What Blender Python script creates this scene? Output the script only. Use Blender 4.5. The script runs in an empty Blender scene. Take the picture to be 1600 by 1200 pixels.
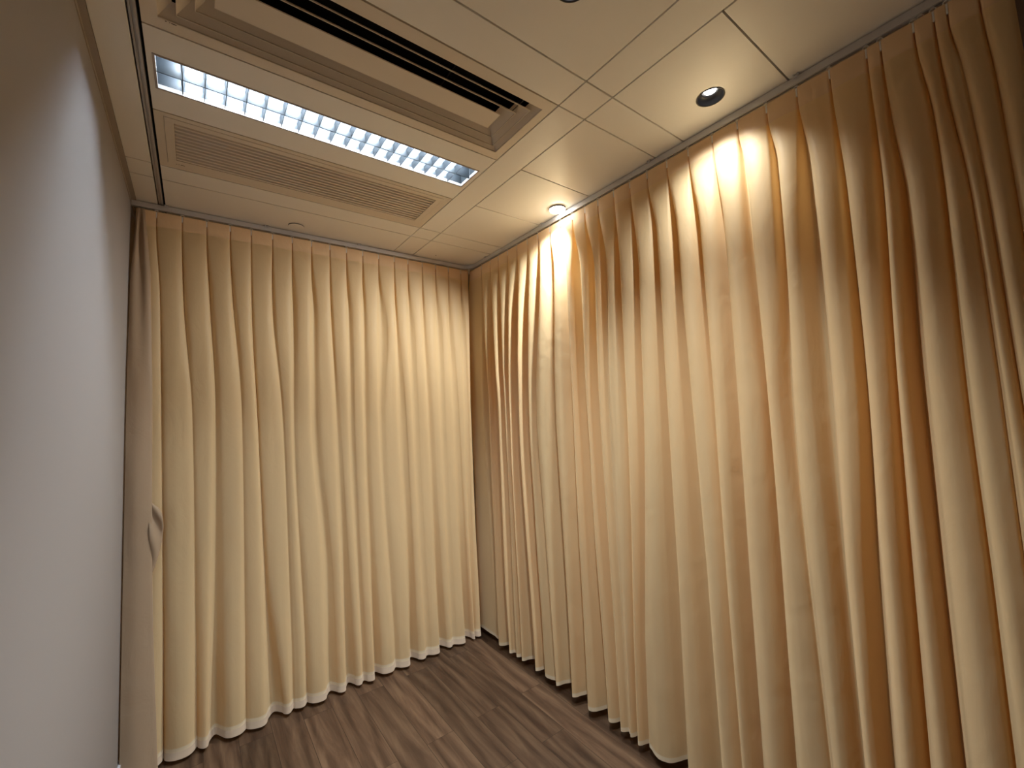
import bpy, bmesh, math, random
from mathutils import Vector, Matrix, noise

random.seed(7)
S = bpy.context.scene
COL = S.collection
H = 2.67            # room height
XL, XR = -1.455, 0.60      # left wall, right wall
YB, YF = 0.56, -3.70       # back wall, wall behind the camera
TX, TY = 0.462, 0.425      # curtain track: right run (x) and back run (y)
XC, XA, XB = -1.327, -0.136, 0.0   # ceiling grid lines running front to back
PI = math.pi

# ------------------------------------------------------------------ materials
def new_mat(name):
    m = bpy.data.materials.new(name); m.use_nodes = True
    nt = m.node_tree
    for n in list(nt.nodes): nt.nodes.remove(n)
    out = nt.nodes.new('ShaderNodeOutputMaterial')
    return m, nt, out

def N(nt, t, **kw):
    n = nt.nodes.new(t)
    for k, v in kw.items():
        if k in n.inputs: n.inputs[k].default_value = v
        else: setattr(n, k, v)
    return n

def pbr(name, col, rough=0.5, metal=0.0, spec=0.5, bump=0.0, bscale=200, var=0.0, vscale=3.0):
    m, nt, out = new_mat(name)
    b = N(nt, 'ShaderNodeBsdfPrincipled')
    b.inputs['Base Color'].default_value = (*col, 1)
    b.inputs['Roughness'].default_value = rough
    b.inputs['Metallic'].default_value = metal
    b.inputs['Specular IOR Level'].default_value = spec
    nt.links.new(b.outputs[0], out.inputs[0])
    tc = N(nt, 'ShaderNodeTexCoord')
    if var > 0:
        nz = N(nt, 'ShaderNodeTexNoise'); nz.inputs['Scale'].default_value = vscale
        nz.inputs['Detail'].default_value = 4
        nt.links.new(tc.outputs['Object'], nz.inputs['Vector'])
        mp = N(nt, 'ShaderNodeMapRange')
        mp.inputs['To Min'].default_value = 1 - var; mp.inputs['To Max'].default_value = 1 + var
        nt.links.new(nz.outputs['Fac'], mp.inputs['Value'])
        mx = N(nt, 'ShaderNodeVectorMath', operation='SCALE')
        mx.inputs[0].default_value = col
        nt.links.new(mp.outputs[0], mx.inputs['Scale'])
        nt.links.new(mx.outputs[0], b.inputs['Base Color'])
    if bump > 0:
        nz2 = N(nt, 'ShaderNodeTexNoise'); nz2.inputs['Scale'].default_value = bscale
        nt.links.new(tc.outputs['Object'], nz2.inputs['Vector'])
        bp = N(nt, 'ShaderNodeBump'); bp.inputs['Strength'].default_value = bump
        bp.inputs['Distance'].default_value = 0.002
        nt.links.new(nz2.outputs['Fac'], bp.inputs['Height'])
        nt.links.new(bp.outputs[0], b.inputs['Normal'])
    return m

def emis(name, col, st):
    m, nt, out = new_mat(name)
    e = N(nt, 'ShaderNodeEmission'); e.inputs['Color'].default_value = (*col, 1)
    e.inputs['Strength'].default_value = st
    nt.links.new(e.outputs[0], out.inputs[0])
    return m

def fabric(name, col, trans=0.42):
    m, nt, out = new_mat(name)
    tc = N(nt, 'ShaderNodeTexCoord')
    d = N(nt, 'ShaderNodeBsdfDiffuse'); d.inputs['Color'].default_value = (*col, 1)
    d.inputs['Roughness'].default_value = 0.6
    t = N(nt, 'ShaderNodeBsdfTranslucent')
    t.inputs['Color'].default_value = (col[0], col[1]*0.84, col[2]*0.60, 1)
    g = N(nt, 'ShaderNodeBsdfGlossy'); g.inputs['Color'].default_value = (1, 0.95, 0.88, 1)
    g.inputs['Roughness'].default_value = 0.55
    a = N(nt, 'ShaderNodeMixShader'); a.inputs[0].default_value = trans
    nt.links.new(d.outputs[0], a.inputs[1]); nt.links.new(t.outputs[0], a.inputs[2])
    b = N(nt, 'ShaderNodeMixShader'); b.inputs[0].default_value = 0.03
    nt.links.new(a.outputs[0], b.inputs[1]); nt.links.new(g.outputs[0], b.inputs[2])
    nt.links.new(b.outputs[0], out.inputs[0])
    # soft crumples: stretched noise, plus a fine weave
    mp = N(nt, 'ShaderNodeMapping'); mp.inputs['Scale'].default_value = (9, 9, 5)
    nt.links.new(tc.outputs['Object'], mp.inputs['Vector'])
    n1 = N(nt, 'ShaderNodeTexNoise'); n1.inputs['Scale'].default_value = 1.0
    n1.inputs['Detail'].default_value = 5; n1.inputs['Distortion'].default_value = 0.7
    nt.links.new(mp.outputs[0], n1.inputs['Vector'])
    b1 = N(nt, 'ShaderNodeBump'); b1.inputs['Strength'].default_value = 0.4
    b1.inputs['Distance'].default_value = 0.012
    nt.links.new(n1.outputs['Fac'], b1.inputs['Height'])
    for s in (d, t, g): nt.links.new(b1.outputs[0], s.inputs['Normal'])
    return m

def floor_mat():
    m, nt, out = new_mat('wood_plank_vinyl')
    L = nt.links.new
    tc = N(nt, 'ShaderNodeTexCoord')
    mp = N(nt, 'ShaderNodeMapping'); mp.inputs['Rotation'].default_value = (0, 0, PI/2)
    mp.inputs['Location'].default_value = (0.31, 0.02, 0)
    L(tc.outputs['Object'], mp.inputs['Vector'])
    br = N(nt, 'ShaderNodeTexBrick'); br.offset = 0.37; br.offset_frequency = 2
    br.inputs['Color1'].default_value = (0, 0, 0, 1); br.inputs['Color2'].default_value = (1, 1, 1, 1)
    br.inputs['Mortar'].default_value = (0.5, 0.5, 0.5, 1)
    br.inputs['Scale'].default_value = 1; br.inputs['Mortar Size'].default_value = 0.0012
    br.inputs['Mortar Smooth'].default_value = 0.3
    br.inputs['Brick Width'].default_value = 0.92; br.inputs['Row Height'].default_value = 0.142
    L(mp.outputs[0], br.inputs['Vector'])
    # each plank gets its own piece of grain
    off = N(nt, 'ShaderNodeVectorMath', operation='MULTIPLY_ADD')
    off.inputs[1].default_value = (17.3, 9.1, 0)
    L(br.outputs['Color'], off.inputs[0]); L(tc.outputs['Object'], off.inputs[2])
    g1m = N(nt, 'ShaderNodeMapping'); g1m.inputs['Scale'].default_value = (26, 2.4, 1)
    L(off.outputs[0], g1m.inputs['Vector'])
    g1 = N(nt, 'ShaderNodeTexNoise'); g1.inputs['Scale'].default_value = 1
    g1.inputs['Detail'].default_value = 6; g1.inputs['Roughness'].default_value = 0.62
    g1.inputs['Distortion'].default_value = 1.1
    L(g1m.outputs[0], g1.inputs['Vector'])
    g2m = N(nt, 'ShaderNodeMapping'); g2m.inputs['Scale'].default_value = (4.5, 0.8, 1)
    L(off.outputs[0], g2m.inputs['Vector'])
    wv = N(nt, 'ShaderNodeTexWave', wave_type='RINGS', rings_direction='Z')
    wv.inputs['Scale'].default_value = 0.9; wv.inputs['Distortion'].default_value = 14
    wv.inputs['Detail'].default_value = 3; wv.inputs['Detail Scale'].default_value = 0.8
    L(g2m.outputs[0], wv.inputs['Vector'])
    mixg = N(nt, 'ShaderNodeMix', data_type='FLOAT'); mixg.inputs[0].default_value = 0.22
    L(g1.outputs['Fac'], mixg.inputs[2]); L(wv.outputs['Fac'], mixg.inputs[3])
    rp = N(nt, 'ShaderNodeValToRGB')
    e = rp.color_ramp.elements
    e[0].position = 0.29; e[0].color = (*FL[0], 1)
    e[1].position = 0.72; e[1].color = (*FL[2], 1)
    k = rp.color_ramp.elements.new(0.5); k.color = (*FL[1], 1)
    L(mixg.outputs[0], rp.inputs['Fac'])
    tone = N(nt, 'ShaderNodeMapRange'); tone.inputs['To Min'].default_value = 0.72
    tone.inputs['To Max'].default_value = 1.22
    L(br.outputs['Color'], tone.inputs['Value'])
    sc = N(nt, 'ShaderNodeVectorMath', operation='SCALE')
    L(rp.outputs[0], sc.inputs[0]); L(tone.outputs[0], sc.inputs['Scale'])
    seam = N(nt, 'ShaderNodeMix', data_type='RGBA')
    L(br.outputs['Fac'], seam.inputs[0]); L(sc.outputs[0], seam.inputs[6])
    seam.inputs[7].default_value = (0.03, 0.02, 0.013, 1)
    b = N(nt, 'ShaderNodeBsdfPrincipled'); b.inputs['Roughness'].default_value = 0.42
    b.inputs['Specular IOR Level'].default_value = 0.35
    L(seam.outputs[2], b.inputs['Base Color'])
    bp = N(nt, 'ShaderNodeBump'); bp.inputs['Strength'].default_value = 0.12
    bp.inputs['Distance'].default_value = 0.002
    L(mixg.outputs[0], bp.inputs['Height']); L(bp.outputs[0], b.inputs['Normal'])
    L(b.outputs[0], out.inputs[0])
    return m

FL = [(0.052, 0.029, 0.017), (0.100, 0.058, 0.034), (0.155, 0.096, 0.056)]
TUBE = 160.0
M = {}
M['wall'] = pbr('wall_paint', (0.345, 0.325, 0.315), 0.75, spec=0.2, bump=0.08, bscale=350)
M['ceil'] = pbr('enamelled_ceiling_panel', (0.83, 0.805, 0.765), 0.30, spec=0.5, var=0.015)
M['dark'] = pbr('ceiling_void_dark', (0.012, 0.010, 0.009), 0.9, spec=0.1)
M['rail'] = pbr('ceiling_rail_grey', (0.42, 0.40, 0.39), 0.4, spec=0.5)
M['angle'] = pbr('wall_angle_brown_grey', (0.36, 0.31, 0.27), 0.5)
M['vent'] = pbr('vent_enamel', (0.72, 0.64, 0.54), 0.42, spec=0.45)
M['slat'] = pbr('grille_enamel', (0.68, 0.60, 0.50), 0.45, spec=0.4)
M['track'] = pbr('track_aluminium', (0.62, 0.62, 0.64), 0.38, metal=0.35)
M['plastic'] = pbr('white_plastic', (0.78, 0.76, 0.73), 0.35)
M['louver'] = pbr('bright_louver', (0.021, 0.0245, 0.028), 0.45, spec=0.25)
M['housing'] = pbr('lamp_housing', (0.021, 0.0245, 0.028), 0.5, spec=0.2)
M['ltrim'] = pbr('lamp_trim_grey', (0.34, 0.30, 0.27), 0.45)
M['tube'] = emis('fluorescent_glow', (0.74, 0.87, 1.0), TUBE)
M['black'] = pbr('black_baffle', (0.014, 0.014, 0.016), 0.35, spec=0.6)
M['bulb'] = emis('lamp_glow', (1.0, 0.95, 0.88), 12.0)
M['bulb2'] = emis('lamp_glow_warm', (1.0, 0.95, 0.84), 48.0)
M['ring'] = pbr('downlight_ring_grey', (0.20, 0.18, 0.16), 0.45)
M['fab'] = fabric('cream_curtain_cloth', (0.94, 0.757, 0.455))
M['head'] = fabric('curtain_heading_cloth', (0.90, 0.675, 0.42), 0.12)
M['hem'] = fabric('curtain_hem_cloth', (0.90, 0.78, 0.57), 0.2)
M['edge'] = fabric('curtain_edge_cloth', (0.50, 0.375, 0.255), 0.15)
M['hembind'] = fabric('pale_binding_cloth', (0.74, 0.61, 0.47), 0.15)
M['floor'] = floor_mat()
M['skirt'] = pbr('skirting_bluish_white', (0.62, 0.63, 0.68), 0.4)

# ------------------------------------------------------------------ helpers
def obj(name, bm, mat, parent=None, smooth=False, loc=None):
    me = bpy.data.meshes.new(name)
    bmesh.ops.recalc_face_normals(bm, faces=bm.faces[:])
    bm.to_mesh(me); bm.free()
    mats = mat if isinstance(mat, (list, tuple)) else [mat]
    for k in mats: me.materials.append(k)
    if smooth:
        for p in me.polygons: p.use_smooth = True
    o = bpy.data.objects.new(name, me); COL.objects.link(o)
    base = Vector((0, 0, 0))
    if parent is not None:
        o.parent = parent; base = parent['_base'] if '_base' in parent else (0, 0, 0)
        base = Vector(base)
    elif loc is not None:
        base = Vector(loc); o.location = base
    me.transform(Matrix.Translation(-base))
    return o

def thing(name, label, cat, loc, group=None):
    o = bpy.data.objects.new(name, None); COL.objects.link(o)
    o.empty_display_size = 0.05
    o.location = loc; o['_base'] = tuple(loc)
    o['label'] = label; o['category'] = cat
    if group: o['group'] = group
    return o

def struct(name, bm, mat, smooth=False):
    o = obj(name, bm, mat, smooth=smooth); o['kind'] = 'structure'; return o

def box(bm, x0, x1, y0, y1, z0, z1, mi=0, bev=0.0):
    x0, x1 = min(x0, x1), max(x0, x1); y0, y1 = min(y0, y1), max(y0, y1); z0, z1 = min(z0, z1), max(z0, z1)
    r = bmesh.ops.create_cube(bm, size=1)
    vs = r['verts']
    for v in vs:
        v.co = Vector((x0 if v.co.x < 0 else x1, y0 if v.co.y < 0 else y1, z0 if v.co.z < 0 else z1))
    fs = list({f for v in vs for f in v.link_faces})
    for f in fs: f.material_index = mi
    if bev > 0:
        es = list({e for v in vs for e in v.link_edges})
        bmesh.ops.bevel(bm, geom=es, offset=bev, segments=2, affect='EDGES', profile=0.6)
    return vs

def lathe(bm, c, prof, n=48, mi=0):
    """prof: list of (radius, z) around the vertical axis through c."""
    rings = []
    for r, z in prof:
        if r < 1e-6: rings.append([bm.verts.new((c[0], c[1], z))])
        else: rings.append([bm.verts.new((c[0]+r*math.cos(2*PI*k/n), c[1]+r*math.sin(2*PI*k/n), z)) for k in range(n)])
    for a, b in zip(rings, rings[1:]):
        for k in range(n):
            k2 = (k+1) % n
            if len(a) == 1 and len(b) == 1: continue
            if len(a) == 1: f = bm.faces.new((a[0], b[k], b[k2]))
            elif len(b) == 1: f = bm.faces.new((a[k], a[k2], b[0]))
            else: f = bm.faces.new((a[k], a[k2], b[k2], b[k]))
            f.material_index = mi

def panel_hole(bm, x0, x1, y0, y1, c, r, z0, z1, n=48):
    """ceiling panel with a round opening: underside ring, opening wall, edges."""
    angs = sorted([2*PI*k/n for k in range(n)] +
                  [math.atan2(y-c[1], x-c[0]) % (2*PI) for x in (x0, x1) for y in (y0, y1)])
    inn, outr, inn2, out2 = [], [], [], []
    for a in angs:
        d = Vector((math.cos(a), math.sin(a)))
        ts = []
        if d.x > 1e-9: ts.append((x1-c[0])/d.x)
        if d.x < -1e-9: ts.append((x0-c[0])/d.x)
        if d.y > 1e-9: ts.append((y1-c[1])/d.y)
        if d.y < -1e-9: ts.append((y0-c[1])/d.y)
        t = min(ts)
        inn.append(bm.verts.new((c[0]+r*d.x, c[1]+r*d.y, z0))); outr.append(bm.verts.new((c[0]+t*d.x, c[1]+t*d.y, z0)))
        inn2.append(bm.verts.new((c[0]+r*d.x, c[1]+r*d.y, z1))); out2.append(bm.verts.new((c[0]+t*d.x, c[1]+t*d.y, z1)))
    k = len(angs)
    for i in range(k):
        j = (i+1) % k
        for q in ((inn[i], outr[i], outr[j], inn[j]), (inn[i], inn[j], inn2[j], inn2[i]), (outr[i], out2[i], out2[j], outr[j])):
            try: bm.faces.new(q)
            except ValueError: pass

# ------------------------------------------------------------------ room shell
bm = bmesh.new(); box(bm, XL-0.1, XR+0.1, YF-0.1, YB+0.1, -0.12, 0); struct('floor', bm, M['floor'])
bm = bmesh.new(); box(bm, XL-0.1, XL, YF, YB+0.1, 0, H+0.25); struct('wall_left', bm, M['wall'])
bm = bmesh.new(); box(bm, XR, XR+0.1, YF, YB+0.1, 0, H+0.25); struct('wall_right', bm, M['wall'])
bm = bmesh.new(); box(bm, XL, XR, YB, YB+0.1, 0, H+0.25); struct('wall_back', bm, M['wall'])
bm = bmesh.new(); box(bm, XL-0.1, XR+0.1, YF-0.1, YF, 0, H+0.25); struct('wall_front', bm, M['wall'])
bm = bmesh.new()
box(bm, XL, XL+0.011, YF, YB, 0, 0.115, bev=0.003)
struct('baseboard_left', bm, M['skirt'])
# angle trim where the ceiling meets the left wall
bm = bmesh.new()
box(bm, XL, XL+0.019, YF, YB, H-0.003, H+0.004)
box(bm, XL, XL+0.0025, YF, YB, H-0.016, H+0.004)
struct('trim_1', bm, M['angle'])

# ceiling: flush enamelled panels with narrow dark joints, a slotted rail, a dark void above
G = 0.0029       # half joint
LIGHT_A = (0.300, -1.540); LIGHT_D = (-0.410, -1.548); LIGHT_B = (0.400, -0.612); DISC = (-0.742, 0.336)
bm = bmesh.new()
def pan(x0, x1, y0, y1, hole=None):
    x0 += G; x1 -= G; y0 += G; y1 -= G
    if hole: panel_hole(bm, x0, x1, y0, y1, hole, 0.047, H, H+0.018)
    else: box(bm, x0, x1, y0, y1, H, H+0.018, bev=0.0012)
YS = [YB, 0.133, 0.0]
XC0 = XC-0.024
for y1, y0 in ((YB, 0.133), (0.133, 0.0)):
    pan(XL+0.017, XC0, y0, y1); pan(XC, XA, y0, y1); pan(XA, XB, y0, y1); pan(XB, XR, y0, y1)
pan(XL+0.017, XC0, -1.2, 0.0); pan(XL+0.017, XC0, -1.338, -1.2); pan(XL+0.017, XC0, YF, -1.338)
pan(XA, XB, -1.2, 0.0)
for y1, y0 in ((0, -0.4), (-0.4, -0.8), (-0.8, -1.2)): pan(XB, XR, y0, y1)
pan(XC, XA, -1.338, -1.2); pan(XA, XB, -1.338, -1.2); pan(XB, XR, -1.338, -1.2)
pan(XC, XA, -1.738, -1.338, LIGHT_D); pan(XA, XB, YF, -1.338); pan(XB, XR, -1.738, -1.338, LIGHT_A)
pan(XB, XR, -2.138, -1.738)
for y1, y0 in ((-1.738, -2.138), (-2.138, -2.538), (-2.538, -2.676), (-2.676, YF)):
    pan(XC, XA, y0, y1)
for y1, y0 in ((-2.138, -2.538), (-2.538, -2.676), (-2.676, YF)):
    pan(XB, XR, y0, y1)
# slotted rail along the left edge of the middle field
for a, b, z in ((0.0005, 0.0190, 0.0045), (0.0025, 0.0065, 0.0005), (0.0120, 0.0188, 0.0)):
    box(bm, XC0+a, XC0+b, YF, YB, H+z, H+0.016, mi=1)
# void above
box(bm, XL, XR, YF, YB, H+0.20, H+0.22, mi=2)
# thin dark sheet a little above the joints, left open over the fittings
def sheet(x0, x1, y0, y1): box(bm, x0, x1, y0, y1, H+0.020, H+0.023, mi=2)
sheet(XL, XC, YF, YB); sheet(XC, XA, 0.0, YB); sheet(XC, XA, -1.338, -1.2); sheet(XA, XB, YF, YB)
sheet(XB, XR, -1.338, YB); sheet(XB, XR, YF, -1.738); sheet(XC, XA, YF, -1.738)
sheet(XB, LIGHT_A[0]-0.06, -1.738, -1.338); sheet(LIGHT_A[0]+0.06, XR, -1.738, -1.338)
sheet(XC, LIGHT_D[0]-0.06, -1.738, -1.338); sheet(LIGHT_D[0]+0.06, XA, -1.738, -1.338)
# one screw head left in the corner panel
lathe(bm, (0.138, 0.343), [(0.0, H-0.001), (0.0035, H-0.001), (0.004, H+0.001)], 16, mi=2)
struct('ceiling', bm, [M['ceil'], M['rail'], M['dark']])

# ------------------------------------------------------------------ ceiling fittings
def frame_rect(bm, o, i, z0, z1, mi=0, bev=0):
    """flat rectangular frame; o / i = (x0,x1,y0,y1)"""
    box(bm, o[0], o[1], o[2], i[2], z0, z1, mi, bev); box(bm, o[0], o[1], i[3], o[3], z0, z1, mi, bev)
    box(bm, o[0], i[0], i[2], i[3], z0, z1, mi, bev); box(bm, i[1], o[1], i[2], i[3], z0, z1, mi, bev)

def cone_ring(bm, lo, zlo, hi, zhi, th=0.0016, lip=0.004):
    """sloping rectangular blade, wide at the bottom, with a small vertical lip and real thickness"""
    def rect(q, z, d=0): return [bm.verts.new(p) for p in ((q[0]+d, q[2]+d, z), (q[1]-d, q[2]+d, z), (q[1]-d, q[3]-d, z), (q[0]+d, q[3]-d, z))]
    rings = [rect(lo, zlo+lip), rect(lo, zlo), rect(lo, zlo, th), rect(lo, zlo+lip, th), rect(hi, zhi, th), rect(hi, zhi)]
    for a, b in zip(rings, rings[1:]+rings[:1]):
        for k in range(4):
            j = (k+1) % 4
            bm.faces.new((a[k], a[j], b[j], b[k]))

def dark_box(bm, x0, x1, y0, y1, z0, z1):
    """five-sided plenum open downwards"""
    vs = box(bm, x0, x1, y0, y1, z0, z1)
    for f in list({f for v in vs for f in v.link_faces}):
        if all(abs(v.co.z-z0) < 1e-6 for v in f.verts): bm.faces.remove(f)

# supply air diffuser
d = thing('air_diffuser', 'large rectangular supply air diffuser with nested sloping blades and black slots', 'air vent', (-0.731, -1.0, H))
op = (-1.289, -0.172, -1.153, -0.842)
bm = bmesh.new()
frame_rect(bm, (XC+G, XA-G, -1.2+G, -0.8-G), op, H, H+0.016)
cone_ring(bm, op, H+0.0005, (op[0]+0.03, op[1]-0.03, op[2]+0.03, op[3]-0.03), H+0.036)
obj('frame', bm, M['vent'], d)
for lo in ((-1.247, -0.207, -1.123, -0.874), (-1.206, -0.243, -1.081, -0.917)):
    bm = bmesh.new(); s = 0.036
    cone_ring(bm, lo, H-0.001, (lo[0]+s, lo[1]-s, lo[2]+s, lo[3]-s), H+0.040)
    obj('blade', bm, M['vent'], d)
bm = bmesh.new(); lo = (-1.164, -0.288, -1.043, -0.957)
cone_ring(bm, lo, H-0.001, (lo[0]+0.02, lo[1]-0.02, lo[2]+0.02, lo[3]-0.02), H+0.02)
box(bm, lo[0]+0.001, lo[1]-0.001, lo[2]+0.001, lo[3]-0.001, H-0.0008, H+0.0015)
obj('center_plate', bm, M['vent'], d)
bm = bmesh.new(); dark_box(bm, op[0]-0.005, op[1]+0.005, op[2]-0.005, op[3]+0.005, H+0.017, H+0.16)
obj('plenum', bm, M['dark'], d)
for x in (-0.52, -0.235):
    bm = bmesh.new(); box(bm, x-0.002, x+0.002, op[2]+0.02, op[3]-0.02, H+0.03, H+0.045)
    obj('spacer_bar', bm, M['black'], d)
bm = bmesh.new()
for a, b in ((-1.272, -1.269), (-1.263, -1.2615), (-1.259, -1.247)): box(bm, a, b, -0.8395, -0.8375, H-0.0006, H+0.0004)
obj('frame_slot', bm, M['dark'], d)

# fluorescent luminaire
l = thing('ceiling_light', 'long white fluorescent ceiling light with two rows of square louvre cells', 'ceiling light', (-0.731, -0.6, H))
op = (-1.303, -0.163, -0.684, -0.532)
bm = bmesh.new()
frame_rect(bm, (XC+G, XA-G, -0.8+G, -0.4-G), (op[0]-0.0066, op[1]+0.0066, op[2]-0.0066, op[3]+0.0066), H, H+0.014)
obj('panel', bm, M['ceil'], l)
bm = bmesh.new()
frame_rect(bm, (op[0]-0.0068, op[1]+0.0068, op[2]-0.0068, op[3]+0.0068), op, H-0.0015, H+0.012)
obj('trim_ring', bm, M['ltrim'], l)
bm = bmesh.new(); HT = H+0.075
dark_box(bm, op[0]-0.004, op[1]+0.004, op[2]-0.004, op[3]+0.004, H+0.006, HT)
obj('housing', bm, M['housing'], l)
rail_y = -0.609
for yc in ((op[2]+rail_y)/2, (op[3]+rail_y)/2):
    bm = bmesh.new()
    r = bmesh.ops.create_cone(bm, cap_ends=True, segments=20, radius1=0.013, radius2=0.013, depth=1.04)
    bmesh.ops.transform(bm, verts=r['verts'], matrix=Matrix.Translation((-0.735, yc, H+0.056)) @ Matrix.Rotation(PI/2, 4, 'Y'))
    obj('lamp_tube', bm, M['tube'], l, smooth=False)
def wedge_x(bm, x, y0, y1, zb, zt, wb, wt):
    prof = [(-wb, zb), (wb, zb), (wb*1.6, zb+(zt-zb)*0.35), (wt*0.55, zb+(zt-zb)*0.72), (wt, zt), (-wt, zt), (-wt*0.55, zb+(zt-zb)*0.72), (-wb*1.6, zb+(zt-zb)*0.35)]
    a = [bm.verts.new((x+p[0], y0, p[1])) for p in prof]; b = [bm.verts.new((x+p[0], y1, p[1])) for p in prof]
    k = len(prof)
    bm.faces.new(a); bm.faces.new(b[::-1])
    for i in range(k):
        j = (i+1) % k; bm.faces.new((a[i], a[j], b[j], b[i]))
xs = [-1.238 + 0.05882*i for i in range(18)]
for x in xs:
    bm = bmesh.new()
    wedge_x(bm, x, op[2]+0.0005, rail_y-0.0018, H+0.001, H+0.034, 0.0009, 0.0055)
    wedge_x(bm, x, rail_y+0.0018, op[3]-0.0005, H+0.001, H+0.034, 0.0009, 0.0055)
    obj('louver_blade', bm, M['louver'], l)
bm = bmesh.new()
box(bm, op[0], op[1], rail_y-0.0018, rail_y+0.0018, H+0.0005, H+0.070)
obj('center_rail', bm, M['louver'], l)

# return air grille
g = thing('air_grille', 'rectangular return air grille with fine parallel slats', 'air vent', (-0.731, -0.2, H))
op = (-1.268, -0.204, -0.346, -0.076)
fr = (-1.296, -0.176, -0.374, -0.046)
bm = bmesh.new()
frame_rect(bm, (XC+G, XA-G, -0.4+G, 0.0-G), (fr[0]-0.0012, fr[1]+0.0012, fr[2]-0.0012, fr[3]+0.0012), H, H+0.014)
obj('panel', bm, M['slat'], g)
bm = bmesh.new()
frame_rect(bm, fr, op, H-0.0012, H+0.014, 0, 0.0008)
obj('frame', bm, M['slat'], g)
n = 11; pitch = (op[3]-op[2])/n
for k in range(n):
    y = op[2] + pitch*(k+0.75)
    bm = bmesh.new()
    a = [(y+0.0040, H+0.0004), (y+0.0042, H+0.0020), (y-0.0030, H+0.0020), (y-0.0150, H+0.0240), (y-0.0160, H+0.0235), (y-0.0045, H+0.0004)]
    v0 = [bm.verts.new((op[0]+0.001, p[0], p[1])) for p in a]; v1 = [bm.verts.new((op[1]-0.001, p[0], p[1])) for p in a]
    bm.faces.new(v0); bm.faces.new(v1[::-1])
    for i in range(6):
        j = (i+1) % 6; bm.faces.new((v0[i], v0[j], v1[j], v1[i]))
    obj('slat', bm, M['slat'], g)
bm = bmesh.new(); dark_box(bm, op[0]-0.004, op[1]+0.004, op[2]-0.004, op[3]+0.004, H+0.0145, H+0.10)
obj('plenum', bm, M['dark'], g)
bm = bmesh.new()
for a, b in ((-1.270, -1.266), (-1.262, -1.258), (-1.254, -1.240)): box(bm, a, b, -0.044, -0.0425, H-0.0006, H+0.0004)
obj('frame_slot', bm, M['dark'], g)

# downlights
def beam(name, parent, loc, power, col, ang, blend, aim=(0, 0, -1), rad=0.015):
    ld = bpy.data.lights.new(name, 'SPOT'); ld.energy = power; ld.color = col
    ld.spot_size = math.radians(ang); ld.spot_blend = blend; ld.shadow_soft_size = rad
    o = bpy.data.objects.new(name, ld); COL.objects.link(o)
    o.parent = parent
    o.location = Vector(loc) - Vector(parent['_base'])
    o.rotation_euler = Vector(aim).to_track_quat('-Z', 'Y').to_euler()
    return o

def recessed(c, label):
    t = thing('downlight', label, 'ceiling light', (c[0], c[1], H), 'round downlights in the ceiling')
    bm = bmesh.new()
    lathe(bm, c, [(0.0468, H+0.018), (0.0468, H-0.001), (0.0485, H-0.0022), (0.0470, H-0.003), (0.0445, H-0.002), (0.0435, H+0.001)])
    obj('trim_ring', bm, M['black'], t, True)
    bm = bmesh.new()
    lathe(bm, c, [(0.0436, H+0.000), (0.040, H+0.012), (0.036, H+0.016), (0.030, H+0.020), (0.026, H+0.022), (0.025, H+0.060), (0.0, H+0.060)])
    obj('baffle', bm, M['black'], t, True)
    bm = bmesh.new()
    lathe(bm, c, [(0.0, H+0.0205), (0.010, H+0.0205), (0.020, H+0.0225), (0.0225, H+0.027)])
    obj('bulb', bm, M['bulb'], t, True)
    return t
dl_a = recessed(LIGHT_A, 'black recessed downlight with small lit bulb in the panel beside the right curtain')
dl_d = recessed(LIGHT_D, 'black round downlight cut off by the top edge of the picture')
t = thing('downlight', 'glaring white round downlight touching the curtain track near the corner', 'ceiling light', (LIGHT_B[0], LIGHT_B[1], H), 'round downlights in the ceiling')
bm = bmesh.new()
lathe(bm, LIGHT_B, [(0.0475, H), (0.0475, H-0.006), (0.0465, H-0.0075), (0.0435, H-0.0075), (0.0425, H-0.0055)])
obj('trim_ring', bm, M['ring'], t, True)
bm = bmesh.new()
lathe(bm, LIGHT_B, [(0.0434, H-0.0065), (0.0415, H-0.0105), (0.036, H-0.0140), (0.024, H-0.0168), (0.0, H-0.0180)])
obj('lens', bm, M['bulb2'], t, True)
dl_b = t
t = thing('ceiling_disc', 'unlit round ceiling disc in the panel above the back curtain', 'ceiling fitting', (DISC[0], DISC[1], H))
bm = bmesh.new()
lathe(bm, DISC, [(0.0415, H), (0.0415, H-0.0055)])  # side wall takes the dark ring colour, shade of its unlit edge painted in
lathe(bm, DISC, [(0.0415, H-0.0055), (0.0400, H-0.0064), (0.037, H-0.0064), (0.0365, H-0.0062)], mi=1)
obj('trim_ring', bm, [M['ring'], M['ceil']], t)
bm = bmesh.new()
lathe(bm, DISC, [(0.0366, H-0.0062), (0.025, H-0.0066), (0.0, H-0.0068)])
obj('cover', bm, M['ceil'], t, True)

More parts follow.
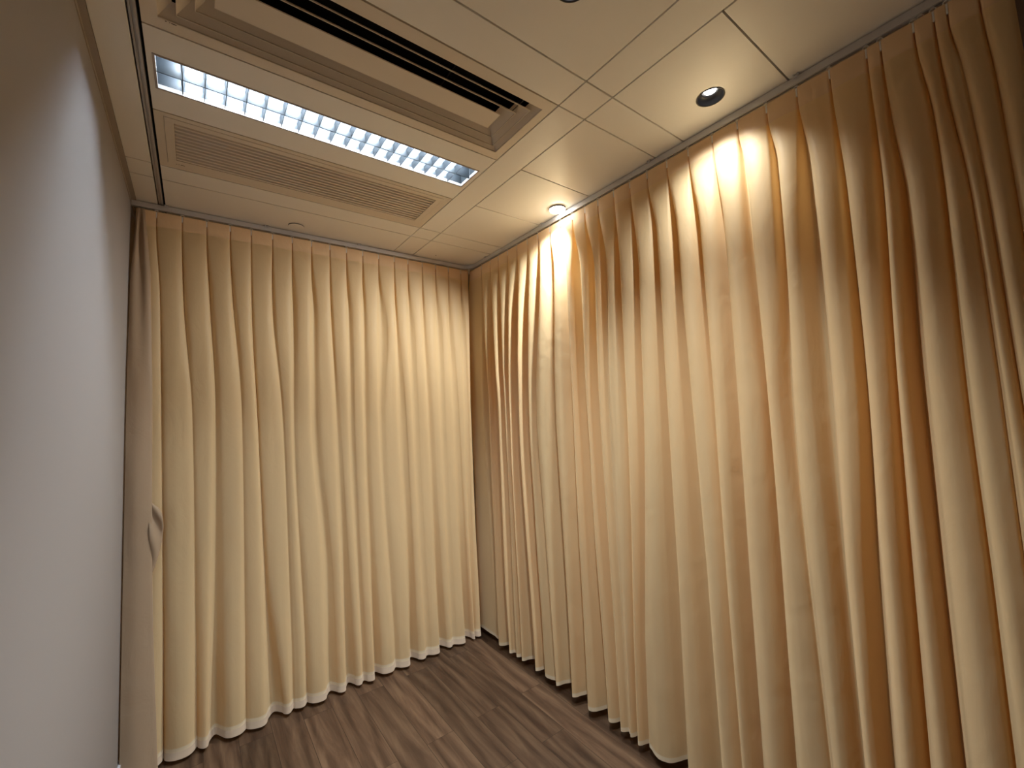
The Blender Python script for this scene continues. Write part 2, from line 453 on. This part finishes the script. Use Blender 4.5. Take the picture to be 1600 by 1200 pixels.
# ------------------------------------------------------------------ curtain track
RC = 0.085
def track_path():
    pts = [(XL+0.002, TY)]
    pts.append((TX-RC, TY))
    for k in range(1, 12):
        a = PI/2*k/12
        pts.append((TX-RC+RC*math.sin(a), TY-RC+RC*math.cos(a)))
    pts.append((TX, TY-RC)); pts.append((TX, YF+1.15))
    return pts
tr = thing('curtain_track', 'thin grey curtain track bent round the corner under the ceiling', 'curtain rail', (TX, TY, H-0.005))
bm = bmesh.new()
prof = [(-0.010, -0.0035), (0.010, -0.0035), (0.010, -0.029), (0.0035, -0.029), (0.0035, -0.026), (0.0085, -0.026), (0.0085, -0.006), (-0.0085, -0.006), (-0.0085, -0.026), (-0.0035, -0.026), (-0.0035, -0.029), (-0.010, -0.029)]
pts = track_path(); prev = None
for i, p in enumerate(pts):
    p0 = Vector(pts[max(i-1, 0)]); p1 = Vector(pts[min(i+1, len(pts)-1)])
    t2 = (p1-p0).normalized(); nrm = Vector((t2.y, -t2.x))    # nrm points to the room side (right of travel)
    ring = [bm.verts.new((p[0]+nrm.x*a, p[1]+nrm.y*a, H+b)) for a, b in prof]
    if prev:
        for k in range(len(prof)):
            j = (k+1) % len(prof); bm.faces.new((prev[k], prev[j], ring[j], ring[k]))
    else: bm.faces.new(ring)
    prev = ring
bm.faces.new(prev[::-1])
obj('rail', bm, M['track'], tr)
for (x, y, ax) in ((-1.319, TY, 0), (-0.881, TY, 0), (-0.365, TY, 0), (TX, 0.19, 1), (TX, -0.425, 1), (TX, -1.172, 1), (TX, -1.763, 1)):
    bm = bmesh.new()
    if ax == 0:
        box(bm, x-0.009, x+0.009, y-0.017, y+0.012, H-0.0034, H, bev=0.001)
        box(bm, x-0.009, x-0.005, y-0.021, y-0.017, H-0.010, H); box(bm, x+0.005, x+0.009, y-0.021, y-0.017, H-0.010, H)
        box(bm, x-0.009, x+0.009, y-0.021, y-0.017, H-0.012, H-0.009)
    else:
        box(bm, x-0.017, x+0.012, y-0.009, y+0.009, H-0.0034, H, bev=0.001)
        box(bm, x-0.021, x-0.017, y-0.009, y-0.005, H-0.010, H); box(bm, x-0.021, x-0.017, y+0.005, y+0.009, H-0.010, H)
        box(bm, x-0.021, x-0.017, y-0.009, y+0.009, H-0.012, H-0.009)
    obj('ceiling_clip', bm, M['track'], tr)

def hook_bm(p, along):
    """glider bead, eye and hook hanging from the track; along = unit vector of the track"""
    bm = bmesh.new()
    z = H-0.030
    box(bm, p[0]-0.0035, p[0]+0.0035, p[1]-0.0035, p[1]+0.0035, z-0.003, z+0.0008)
    R, r, n1, n2 = 0.0068, 0.0015, 14, 6
    ctr = Vector((p[0], p[1], z-0.0058))
    grid = []
    for i in range(n1):
        a = 2*PI*i/n1; d = Vector((along[0]*math.cos(a), along[1]*math.cos(a), math.sin(a)))
        nn = Vector((along[1], -along[0], 0))
        grid.append([bm.verts.new(ctr + d*(R + r*math.cos(2*PI*k/n2)) + nn*(r*math.sin(2*PI*k/n2))) for k in range(n2)])
    for i in range(n1):
        for k in range(n2):
            bm.faces.new((grid[i][k], grid[(i+1) % n1][k], grid[(i+1) % n1][(k+1) % n2], grid[i][(k+1) % n2]))
    box(bm, p[0]-0.0022, p[0]+0.0022, p[1]-0.0022, p[1]+0.0022, z-0.040, z-0.010)
    return bm
o = obj('spare_glider', hook_bm((TX, -2.072), (0, 1)), M['plastic'], tr)

# pleats: position of every hook along the track, then (height, edge, edge, depth) of the fold below it, in metres
RIGHT = [
    (0.264, [(1.56,0.285,0.167,0.90), (0.22,0.223,0.162,0.80)]),
    (0.151, [(1.56,0.164,0.045,1.00), (0.26,0.116,0.030,1.00)]),
    (0.050, [(1.56,0.051,-0.020,0.40), (0.13,0.021,-0.041,0.10)]),
    (-0.056, [(1.56,-0.007,-0.062,0.60), (0.14,-0.020,-0.081,0.10)]),
    (-0.159, [(2.15,-0.099,-0.178,1.00), (1.55,-0.077,-0.169,1.00), (0.19,-0.106,-0.226,1.00)]),
    (-0.266, [(2.13,-0.205,-0.267,1.00), (1.55,-0.169,-0.263,1.00), (0.22,-0.207,-0.280,0.80)]),
    (-0.370, [(2.30,-0.331,-0.383,0.70), (1.55,-0.276,-0.323,0.30), (0.27,-0.347,-0.398,0.10)]),
    (-0.476, [(2.34,-0.457,-0.511,1.00), (1.55,-0.409,-0.496,1.00), (0.30,-0.407,-0.527,1.00)]),
    (-0.568, [(2.33,-0.564,-0.620,0.90), (1.54,-0.562,-0.646,1.00), (0.22,-0.550,-0.632,1.00)]),
    (-0.665, [(2.30,-0.654,-0.720,1.00), (1.54,-0.659,-0.738,1.00), (0.28,-0.684,-0.760,1.00)]),
    (-0.758, [(2.27,-0.769,-0.822,1.00), (1.54,-0.750,-0.828,1.00), (0.32,-0.791,-0.845,1.00)]),
    (-0.850, [(2.24,-0.847,-0.905,0.80), (1.53,-0.843,-0.885,0.20), (0.46,-0.848,-0.889,0.10)]),
    (-0.953, [(2.22,-0.940,-0.979,1.00), (1.53,-0.949,-0.984,1.00), (0.20,-0.910,-0.941,1.00)]),
    (-1.051, [(2.18,-1.051,-1.087,1.00), (1.53,-1.033,-1.076,0.60), (0.51,-0.975,-1.013,0.30)]),
    (-1.148, [(2.34,-1.152,-1.185,1.00), (1.53,-1.141,-1.205,1.00), (0.83,-1.119,-1.201,1.00)]),
    (-1.251, [(2.30,-1.246,-1.291,1.00), (1.52,-1.249,-1.324,1.00), (0.87,-1.249,-1.336,1.00)]),
    (-1.352, [(2.26,-1.353,-1.391,1.00), (1.52,-1.377,-1.408,0.35), (0.90,-1.381,-1.407,0.20)]),
    (-1.456, [(2.23,-1.451,-1.487,1.00), (1.52,-1.452,-1.502,0.80), (0.92,-1.445,-1.497,0.80)]),
    (-1.555, [(2.46,-1.551,-1.575,1.00), (2.09,-1.550,-1.592,1.00), (1.51,-1.565,-1.603,1.00), (0.95,-1.556,-1.609,1.00)]),
    (-1.659, [(2.41,-1.659,-1.686,1.00), (2.06,-1.657,-1.691,1.00), (1.57,-1.636,-1.690,0.80), (0.97,-1.662,-1.685,0.20)]),
    (-1.756, [(2.36,-1.745,-1.790,1.00), (2.03,-1.736,-1.807,1.00), (1.60,-1.732,-1.808,1.00), (1.00,-1.736,-1.799,1.00)]),
    (-1.851, [(2.20,-1.852,-1.875,1.00), (1.59,-1.847,-1.887,1.00), (1.02,-1.822,-1.889,1.00)]),
    (-1.947, [(2.16,-1.940,-1.962,1.00), (1.59,-1.927,-1.950,1.00), (1.04,-1.914,-1.946,1.00)]),
    (-1.981, [(2.38,-1.981,-1.994,0.80), (2.14,-1.989,-2.014,1.00), (1.58,-1.972,-2.022,1.00), (1.06,-1.975,-2.018,0.80)]),
    (-2.055, [(2.33,-2.068,-2.081,1.00), (2.10,-2.073,-2.086,1.00), (1.58,-2.074,-2.083,1.00), (1.08,-2.079,-2.091,1.00)]),
    (-2.097, [(2.42,-2.099,-2.109,0.80), (2.08,-2.125,-2.133,0.30), (1.57,-2.135,-2.148,0.15)]),
    (-2.124, [(2.43,-2.136,-2.145,0.20), (2.07,-2.154,-2.164,0.30)]),
    (-2.183, [(2.36,-2.191,-2.200,0.60), (2.05,-2.201,-2.209,0.30)]),
]
BACK = [
    (-1.359, [(2.21,-1.343,-1.338,0.50), (1.63,-1.339,-1.322,0.60), (0.57,-1.321,-1.304,0.60)]),
    (-1.257, [(2.22,-1.257,-1.240,0.80), (1.62,-1.222,-1.202,0.35), (0.53,-1.200,-1.179,0.35)]),
    (-1.155, [(2.23,-1.149,-1.131,0.90), (1.62,-1.130,-1.099,0.70), (0.20,-1.141,-1.083,1.00)]),
    (-1.052, [(2.25,-1.050,-1.030,0.80), (1.62,-1.009,-0.992,0.30), (0.46,-0.994,-0.977,0.15)]),
    (-0.954, [(2.15,-0.957,-0.942,0.70), (1.61,-0.934,-0.918,1.00), (0.68,-0.909,-0.875,1.00), (0.09,-0.891,-0.818,1.00)]),
    (-0.850, [(2.16,-0.863,-0.836,0.80), (1.61,-0.822,-0.797,0.50), (0.38,-0.785,-0.760,0.20)]),
    (-0.749, [(2.18,-0.762,-0.732,0.80), (1.61,-0.765,-0.739,0.40), (0.36,-0.717,-0.693,0.30)]),
    (-0.645, [(2.19,-0.658,-0.618,1.00), (1.60,-0.666,-0.617,1.00), (0.67,-0.609,-0.558,0.70), (0.11,-0.602,-0.545,0.70)]),
    (-0.541, [(2.20,-0.548,-0.527,0.90), (1.60,-0.538,-0.502,0.80), (0.10,-0.499,-0.445,0.90)]),
    (-0.442, [(2.21,-0.452,-0.421,0.80), (1.60,-0.454,-0.420,0.50), (0.26,-0.413,-0.386,0.15)]),
    (-0.341, [(2.22,-0.359,-0.326,0.90), (1.59,-0.366,-0.330,0.70), (0.08,-0.338,-0.294,0.80)]),
    (-0.238, [(2.11,-0.260,-0.199,1.00), (1.59,-0.271,-0.232,0.50), (0.19,-0.218,-0.187,0.20)]),
    (-0.132, [(2.11,-0.141,-0.112,0.90), (1.59,-0.142,-0.086,1.00), (0.54,-0.109,-0.062,1.00), (0.03,-0.110,-0.055,1.00)]),
    (-0.035, [(2.12,-0.057,-0.008,1.00), (1.58,-0.045,-0.000,0.40), (0.12,-0.009,0.027,0.10)]),
    (0.071, [(2.13,0.054,0.087,0.90), (1.58,0.065,0.108,1.00), (0.49,0.085,0.133,1.00), (0.04,0.093,0.150,1.00)]),
    (0.173, [(2.14,0.155,0.201,0.90), (1.58,0.160,0.201,0.40), (0.05,0.183,0.218,0.10)]),
    (0.275, [(2.14,0.250,0.288,0.90), (1.57,0.260,0.313,0.90), (0.44,0.277,0.330,1.00), (0.06,0.286,0.339,1.00)]),
    (0.379, [(2.15,0.355,0.395,0.70), (1.57,0.353,0.392,0.40), (0.17,0.342,0.375,0.20)]),
]

PW_A, PW_D, PW_B = 27.0, 108.0, 135.0
COL_A, COL_B = (0.98, 1.0, 0.99), (0.98, 1.0, 0.98)
EXPO = 0.0
# ------------------------------------------------------------------ curtains
Z_TOP, Z_HEM = H-0.038, 0.052
def lerp(a, b, t): return a+(b-a)*t
def knots_at(table, z, sgn):
    """[(u_near_edge, u_far_edge, weight)] for every pleat at height z, kept in order along the track"""
    res = []
    for top, rows in table:
        full = [(Z_TOP, top-sgn*0.002, top+sgn*0.002, 1.0), (Z_TOP-0.055, top-sgn*0.0025, top+sgn*0.0025, 1.0)] + list(rows)
        if z >= full[0][0]: a, b, w = full[0][1:]
        elif z <= full[-1][0]:
            a, b, w = full[-1][1:]
            if len(full) > 3:      # carry the lean of the fold on to the hem
                s = (full[-1][1]-full[-2][1])/(full[-1][0]-full[-2][0]); dz = z-full[-1][0]
                a += s*dz*0.5; b += s*dz*0.5
        else:
            n = len(full)
            for j in range(n-1):
                p, q = full[j], full[j+1]
                if p[0] >= z >= q[0]:
                    hh = q[0]-p[0]; t = (z-p[0])/hh; val = []
                    for i in (1, 2, 3):
                        s = [(full[k+1][i]-full[k][i])/(full[k+1][0]-full[k][0]) for k in range(n-1)]
                        def tan(k):
                            if k == 0: return s[0]
                            if k == n-1: return s[-1]
                            return 0.0 if s[k-1]*s[k] <= 0 else 2*s[k-1]*s[k]/(s[k-1]+s[k])
                        m0, m1 = tan(j)*hh, tan(j+1)*hh
                        t2, t3 = t*t, t*t*t
                        val.append((2*t3-3*t2+1)*p[i]+(t3-2*t2+t)*m0+(-2*t3+3*t2)*q[i]+(t3-t2)*m1)
                    a, b, w = val; break
        res.append([a, b, w])
    last = None
    for k in res:
        for i in (0, 1):
            if last is not None and (k[i]-last)*sgn < (0.003 if i else 0.012): k[i] = last + sgn*(0.003 if i else 0.012)
            last = k[i]
    return res

def catmull(P, n):
    out = []
    for i in range(len(P)-1):
        p0 = P[max(i-1, 0)]; p1 = P[i]; p2 = P[i+1]; p3 = P[min(i+2, len(P)-1)]
        for k in range(n):
            t = k/n; t2 = t*t; t3 = t2*t
            q = []
            for c in (0, 1):
                m1 = (p2[c]-p0[c])*0.5; m2 = (p3[c]-p1[c])*0.5
                if c == 0:      # keep the cloth from folding through itself
                    lim = 2.5*abs(p2[0]-p1[0]); m1 = max(-lim, min(lim, m1)); m2 = max(-lim, min(lim, m2))
                q.append((2*t3-3*t2+1)*p1[c]+(t3-2*t2+t)*m1+(-2*t3+3*t2)*p2[c]+(t3-t2)*m2)
            out.append(q)
    out.append(list(P[-1]))
    return out

def section(table, z, sgn, u0, u1, fmax, bmax, skew, amps, ends, flat):
    d = max(0.0, min(1.0, (Z_TOP-z)/(Z_TOP-Z_HEM)))
    open_ = 1-math.exp(-d*4.2)
    f = 0.003 + fmax*open_; b = 0.016 + bmax*open_
    ks = knots_at(table, z, sgn)
    for q in ks:   # the hidden flank of every fold runs back behind its visible edge
        wd = abs(q[1]-q[0])
        if skew < 0: q[1] += min(0.030, 0.5*wd)*open_
        else: q[0] += min(0.012, 0.4*wd)*open_
    if flat:       # a calmer stretch of cloth between the heading and the hem
        k = math.sin(PI*min(1, d/0.94)**0.9)*flat
        f *= 1-k; b *= 1-k
        for q in ks: q[2] *= 1-0.5*k
    P = [(u0, ends[0]*open_)]
    pe = u0
    shape = [(0.16, 0.62), (0.42, 0.95), (0.70, 1.0), (0.88, 0.72)] if skew > 0 else [(0.12, 0.72), (0.30, 1.0), (0.58, 0.95), (0.84, 0.62)]
    pw = 0.6
    if skew < 0:
        k = min(1, d*1.1)**1.5
        shape = [(lerp(p[0], q[0], k), lerp(p[1], q[1], k)) for p, q in zip(shape, [(0.14, 0.40), (0.36, 0.85), (0.60, 1.0), (0.85, 0.68)])]
    for i, (a, c, w) in enumerate(ks + [[u1, u1, 0.6]]):
        amp = amps[i % len(amps)]
        lo = lerp(0.55, 0.0, pw); hi = lerp(0.55, 0.0, w)
        for t, s in shape:
            base = lerp(lo, hi, t)
            P.append((lerp(pe, a, t), f*amp*(base + (1-base)*s)))
        if i == len(ks): break
        m = (a+c)/2
        e = f*amp*0.55*(1-w)
        P.append((a, lerp(f*0.6, f*0.12, w)))
        P.append((m, lerp(f*0.55, -b, w)))
        P.append((c, lerp(f*0.6, f*0.12, w)))
        pe = c; pw = w
    P.append((u1, ends[1]*open_))
    return catmull(P, 4)

def rows_z():
    zs = [Z_TOP, Z_TOP-0.006]
    z = Z_TOP-0.006
    while z > Z_TOP-0.40: z -= 0.014; zs.append(z)
    while z > 0.20: z -= 0.045; zs.append(z)
    for z in (0.15, 0.11, 0.085, 0.070, 0.060, Z_HEM): zs.append(z)
    return zs

def build_curtain(parent, table, sgn, place, u0f, u1f, fmax, bmax, skew, seed, ends, zhem, flat):
    rnd = random.Random(seed)
    amps = [rnd.uniform(0.78, 1.12) for _ in range(40)]
    if sgn < 0: amps[0] = 0.25
    zs = rows_z()
    grid = []
    for z in zs:
        row = section(table, z, sgn, u0f(z), u1f(z), fmax, bmax, skew, amps, ends, flat)
        d = min(1, (Z_TOP-z)/0.8)
        out = []
        for u, off in row:
            w = noise.noise(Vector((u*9+seed, z*1.3, 3.1)))*0.006*d + noise.noise(Vector((u*26+seed, z*2.6, 1.7)))*0.0022*d
            wz = 0.0
            if z < 0.16: wz = noise.noise(Vector((u*5, seed, 0)))*0.006 + zhem(u)*(0.16-z)/0.11
            if z > Z_TOP-0.05: wz = -0.004*(1-min(1, abs(off+0.002)*120))*0
            out.append(place(u, off+w, z+wz))
        grid.append(out)
    def strip(name, i0, i1, mat):
        bm = bmesh.new()
        vs = [[bm.verts.new(p) for p in grid[i]] for i in range(i0, i1+1)]
        for a, b in zip(vs, vs[1:]):
            for k in range(len(a)-1): bm.faces.new((a[k], a[k+1], b[k+1], b[k]))
        return obj(name, bm, mat, parent, True)
    ih = next(i for i, z in enumerate(zs) if z < Z_TOP-0.075)
    ie = next(i for i, z in enumerate(zs) if z < 0.072)
    strip('heading', 0, ih, M['head'])
    strip('panel', ih, ie, M['fab'])
    h = strip('hem', ie, len(zs)-1, M['hem'])
    return grid, zs

back = thing('curtain', 'cream pleated curtain hanging across the back wall', 'curtain', (-0.5, TY, 0.05), 'cream pleated curtains')
u1b = lambda z: lerp(0.446, 0.416, min(1, (Z_TOP-z)/1.0))
u0b = lambda z: -1.436 if z > 2.54 else lerp(-1.447, -1.436, max(0, (z-2.26)/0.28))
gb, zs = build_curtain(back, BACK, 1, lambda u, o, z: (max(u, XL+0.004), TY-o, z), u0b, u1b, 0.052, 0.014, 1, 3, (0.0, -0.03), lambda u: 0.0, 0.55)
for top, rows in BACK + [(0.440, None)]:
    obj('hook', hook_bm((top, TY) if rows else (0.437, 0.400), (1, 0) if rows else (0.707, -0.707)), M['plastic'], back)
# pale binding below the stitched line of the hem
bm = bmesh.new()
seg = gb[-1]
lo = [Vector((p[0], p[1]-0.006, p[2]-0.030)) for p in seg]
va = [bm.verts.new((p[0], p[1]-0.0015, p[2]+0.002)) for p in seg]; vb = [bm.verts.new(p) for p in lo]
for k in range(len(va)-1): bm.faces.new((va[k], va[k+1], vb[k+1], vb[k]))
obj('hem_binding', bm, M['hembind'], back, True)

# the free left end of the back curtain: turned forward against the left wall
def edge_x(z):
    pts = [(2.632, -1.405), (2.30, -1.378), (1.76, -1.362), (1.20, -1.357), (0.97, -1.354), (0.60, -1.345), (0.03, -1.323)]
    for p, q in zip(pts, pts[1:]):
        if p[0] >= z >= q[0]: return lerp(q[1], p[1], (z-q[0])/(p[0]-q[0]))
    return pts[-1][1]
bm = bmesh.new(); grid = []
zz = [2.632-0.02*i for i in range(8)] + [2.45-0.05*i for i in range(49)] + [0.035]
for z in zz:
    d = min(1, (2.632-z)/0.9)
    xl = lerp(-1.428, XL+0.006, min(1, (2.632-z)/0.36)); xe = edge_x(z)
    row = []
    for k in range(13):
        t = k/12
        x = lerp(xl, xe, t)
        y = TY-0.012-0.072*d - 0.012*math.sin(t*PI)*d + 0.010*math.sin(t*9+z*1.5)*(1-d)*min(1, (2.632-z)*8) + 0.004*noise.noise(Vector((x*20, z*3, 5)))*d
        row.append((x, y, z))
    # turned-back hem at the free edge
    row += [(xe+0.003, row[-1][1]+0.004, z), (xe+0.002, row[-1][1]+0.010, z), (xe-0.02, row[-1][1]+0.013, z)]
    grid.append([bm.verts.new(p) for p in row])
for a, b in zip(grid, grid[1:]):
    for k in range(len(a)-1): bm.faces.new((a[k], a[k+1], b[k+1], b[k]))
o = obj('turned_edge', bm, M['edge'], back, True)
o['label'] = 'pinkish tan turned edge along the left wall'
# rumpled bit of cloth sticking out behind the turned edge
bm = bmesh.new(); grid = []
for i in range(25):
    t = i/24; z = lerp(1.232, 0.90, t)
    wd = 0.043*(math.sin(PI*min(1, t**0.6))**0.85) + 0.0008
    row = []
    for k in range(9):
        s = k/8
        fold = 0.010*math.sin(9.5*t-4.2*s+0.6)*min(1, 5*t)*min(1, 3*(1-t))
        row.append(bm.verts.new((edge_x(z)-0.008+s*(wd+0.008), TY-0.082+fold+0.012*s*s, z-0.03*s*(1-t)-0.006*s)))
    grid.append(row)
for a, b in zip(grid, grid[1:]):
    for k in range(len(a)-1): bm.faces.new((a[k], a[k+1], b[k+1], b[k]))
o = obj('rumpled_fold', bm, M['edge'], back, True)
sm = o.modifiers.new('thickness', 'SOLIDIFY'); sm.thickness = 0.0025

right = thing('curtain', 'cream pleated curtain along the right side lit by downlights', 'curtain', (TX, -0.9, 0.05), 'cream pleated curtains')
u0r = lambda z: lerp(0.43, 0.49, min(1, (Z_TOP-z)/0.25))
u1r = lambda z: lerp(-2.238, -2.262, min(1, (Z_TOP-z)/1.0))
gr, zs = build_curtain(right, RIGHT, -1, lambda u, o, z: (TX-o, u, z), u0r, u1r, 0.050, 0.036, -1, 11, (-0.025, 0.0), lambda u: -0.008, 0.0)
for i, (top, rows) in enumerate(RIGHT):
    obj('hook', hook_bm((TX, top), (0, 1)), M['plastic'], right)

# ------------------------------------------------------------------ light from the lamps
beam('beam', dl_a, (LIGHT_A[0], LIGHT_A[1], H-0.006), PW_A, COL_A, 130, 0.9, (0.0, 0.16, -1))
beam('beam', dl_d, (LIGHT_D[0], LIGHT_D[1], H-0.006), PW_D, COL_A, 104, 1.0, (0.14, 0.14, -1))
beam('beam', dl_b, (LIGHT_B[0], LIGHT_B[1], H-0.022), PW_B, COL_B, 124, 0.85, (-0.40, 0.36, -0.80))

w = bpy.data.worlds.new('room_dark'); S.world = w; w.use_nodes = True
w.node_tree.nodes['Background'].inputs[0].default_value = (0, 0, 0, 1)
w.node_tree.nodes['Background'].inputs[1].default_value = 0.0

# ------------------------------------------------------------------ camera
cd = bpy.data.cameras.new('camera'); cam = bpy.data.objects.new('camera', cd); COL.objects.link(cam)
rt = Vector((0.8018, -0.5961, -0.0429)).normalized()
fw = Vector((0.5976, 0.7988, 0.0691)).normalized()
up = rt.cross(fw).normalized(); rt = fw.cross(up).normalized()
cam.matrix_world = Matrix(((rt.x, up.x, -fw.x, -1.1994), (rt.y, up.y, -fw.y, -2.2631), (rt.z, up.z, -fw.z, H-1.1186), (0, 0, 0, 1)))
cd.sensor_width = 36; cd.sensor_fit = 'HORIZONTAL'; cd.lens = 664.8/1600*36
cd.clip_start = 0.01
S.camera = cam

S.view_settings.view_transform = 'Standard'; S.view_settings.look = 'None'
S.view_settings.exposure = EXPO; S.view_settings.gamma = 1.0; S.view_settings.use_curve_mapping = False
S.cycles.use_denoising = True
S.cycles.max_bounces = 14; S.cycles.diffuse_bounces = 10; S.cycles.glossy_bounces = 4; S.cycles.transmission_bounces = 8
S.cycles.sample_clamp_indirect = 6.0
for o in list(S.objects):
    if '_base' in o: del o['_base']
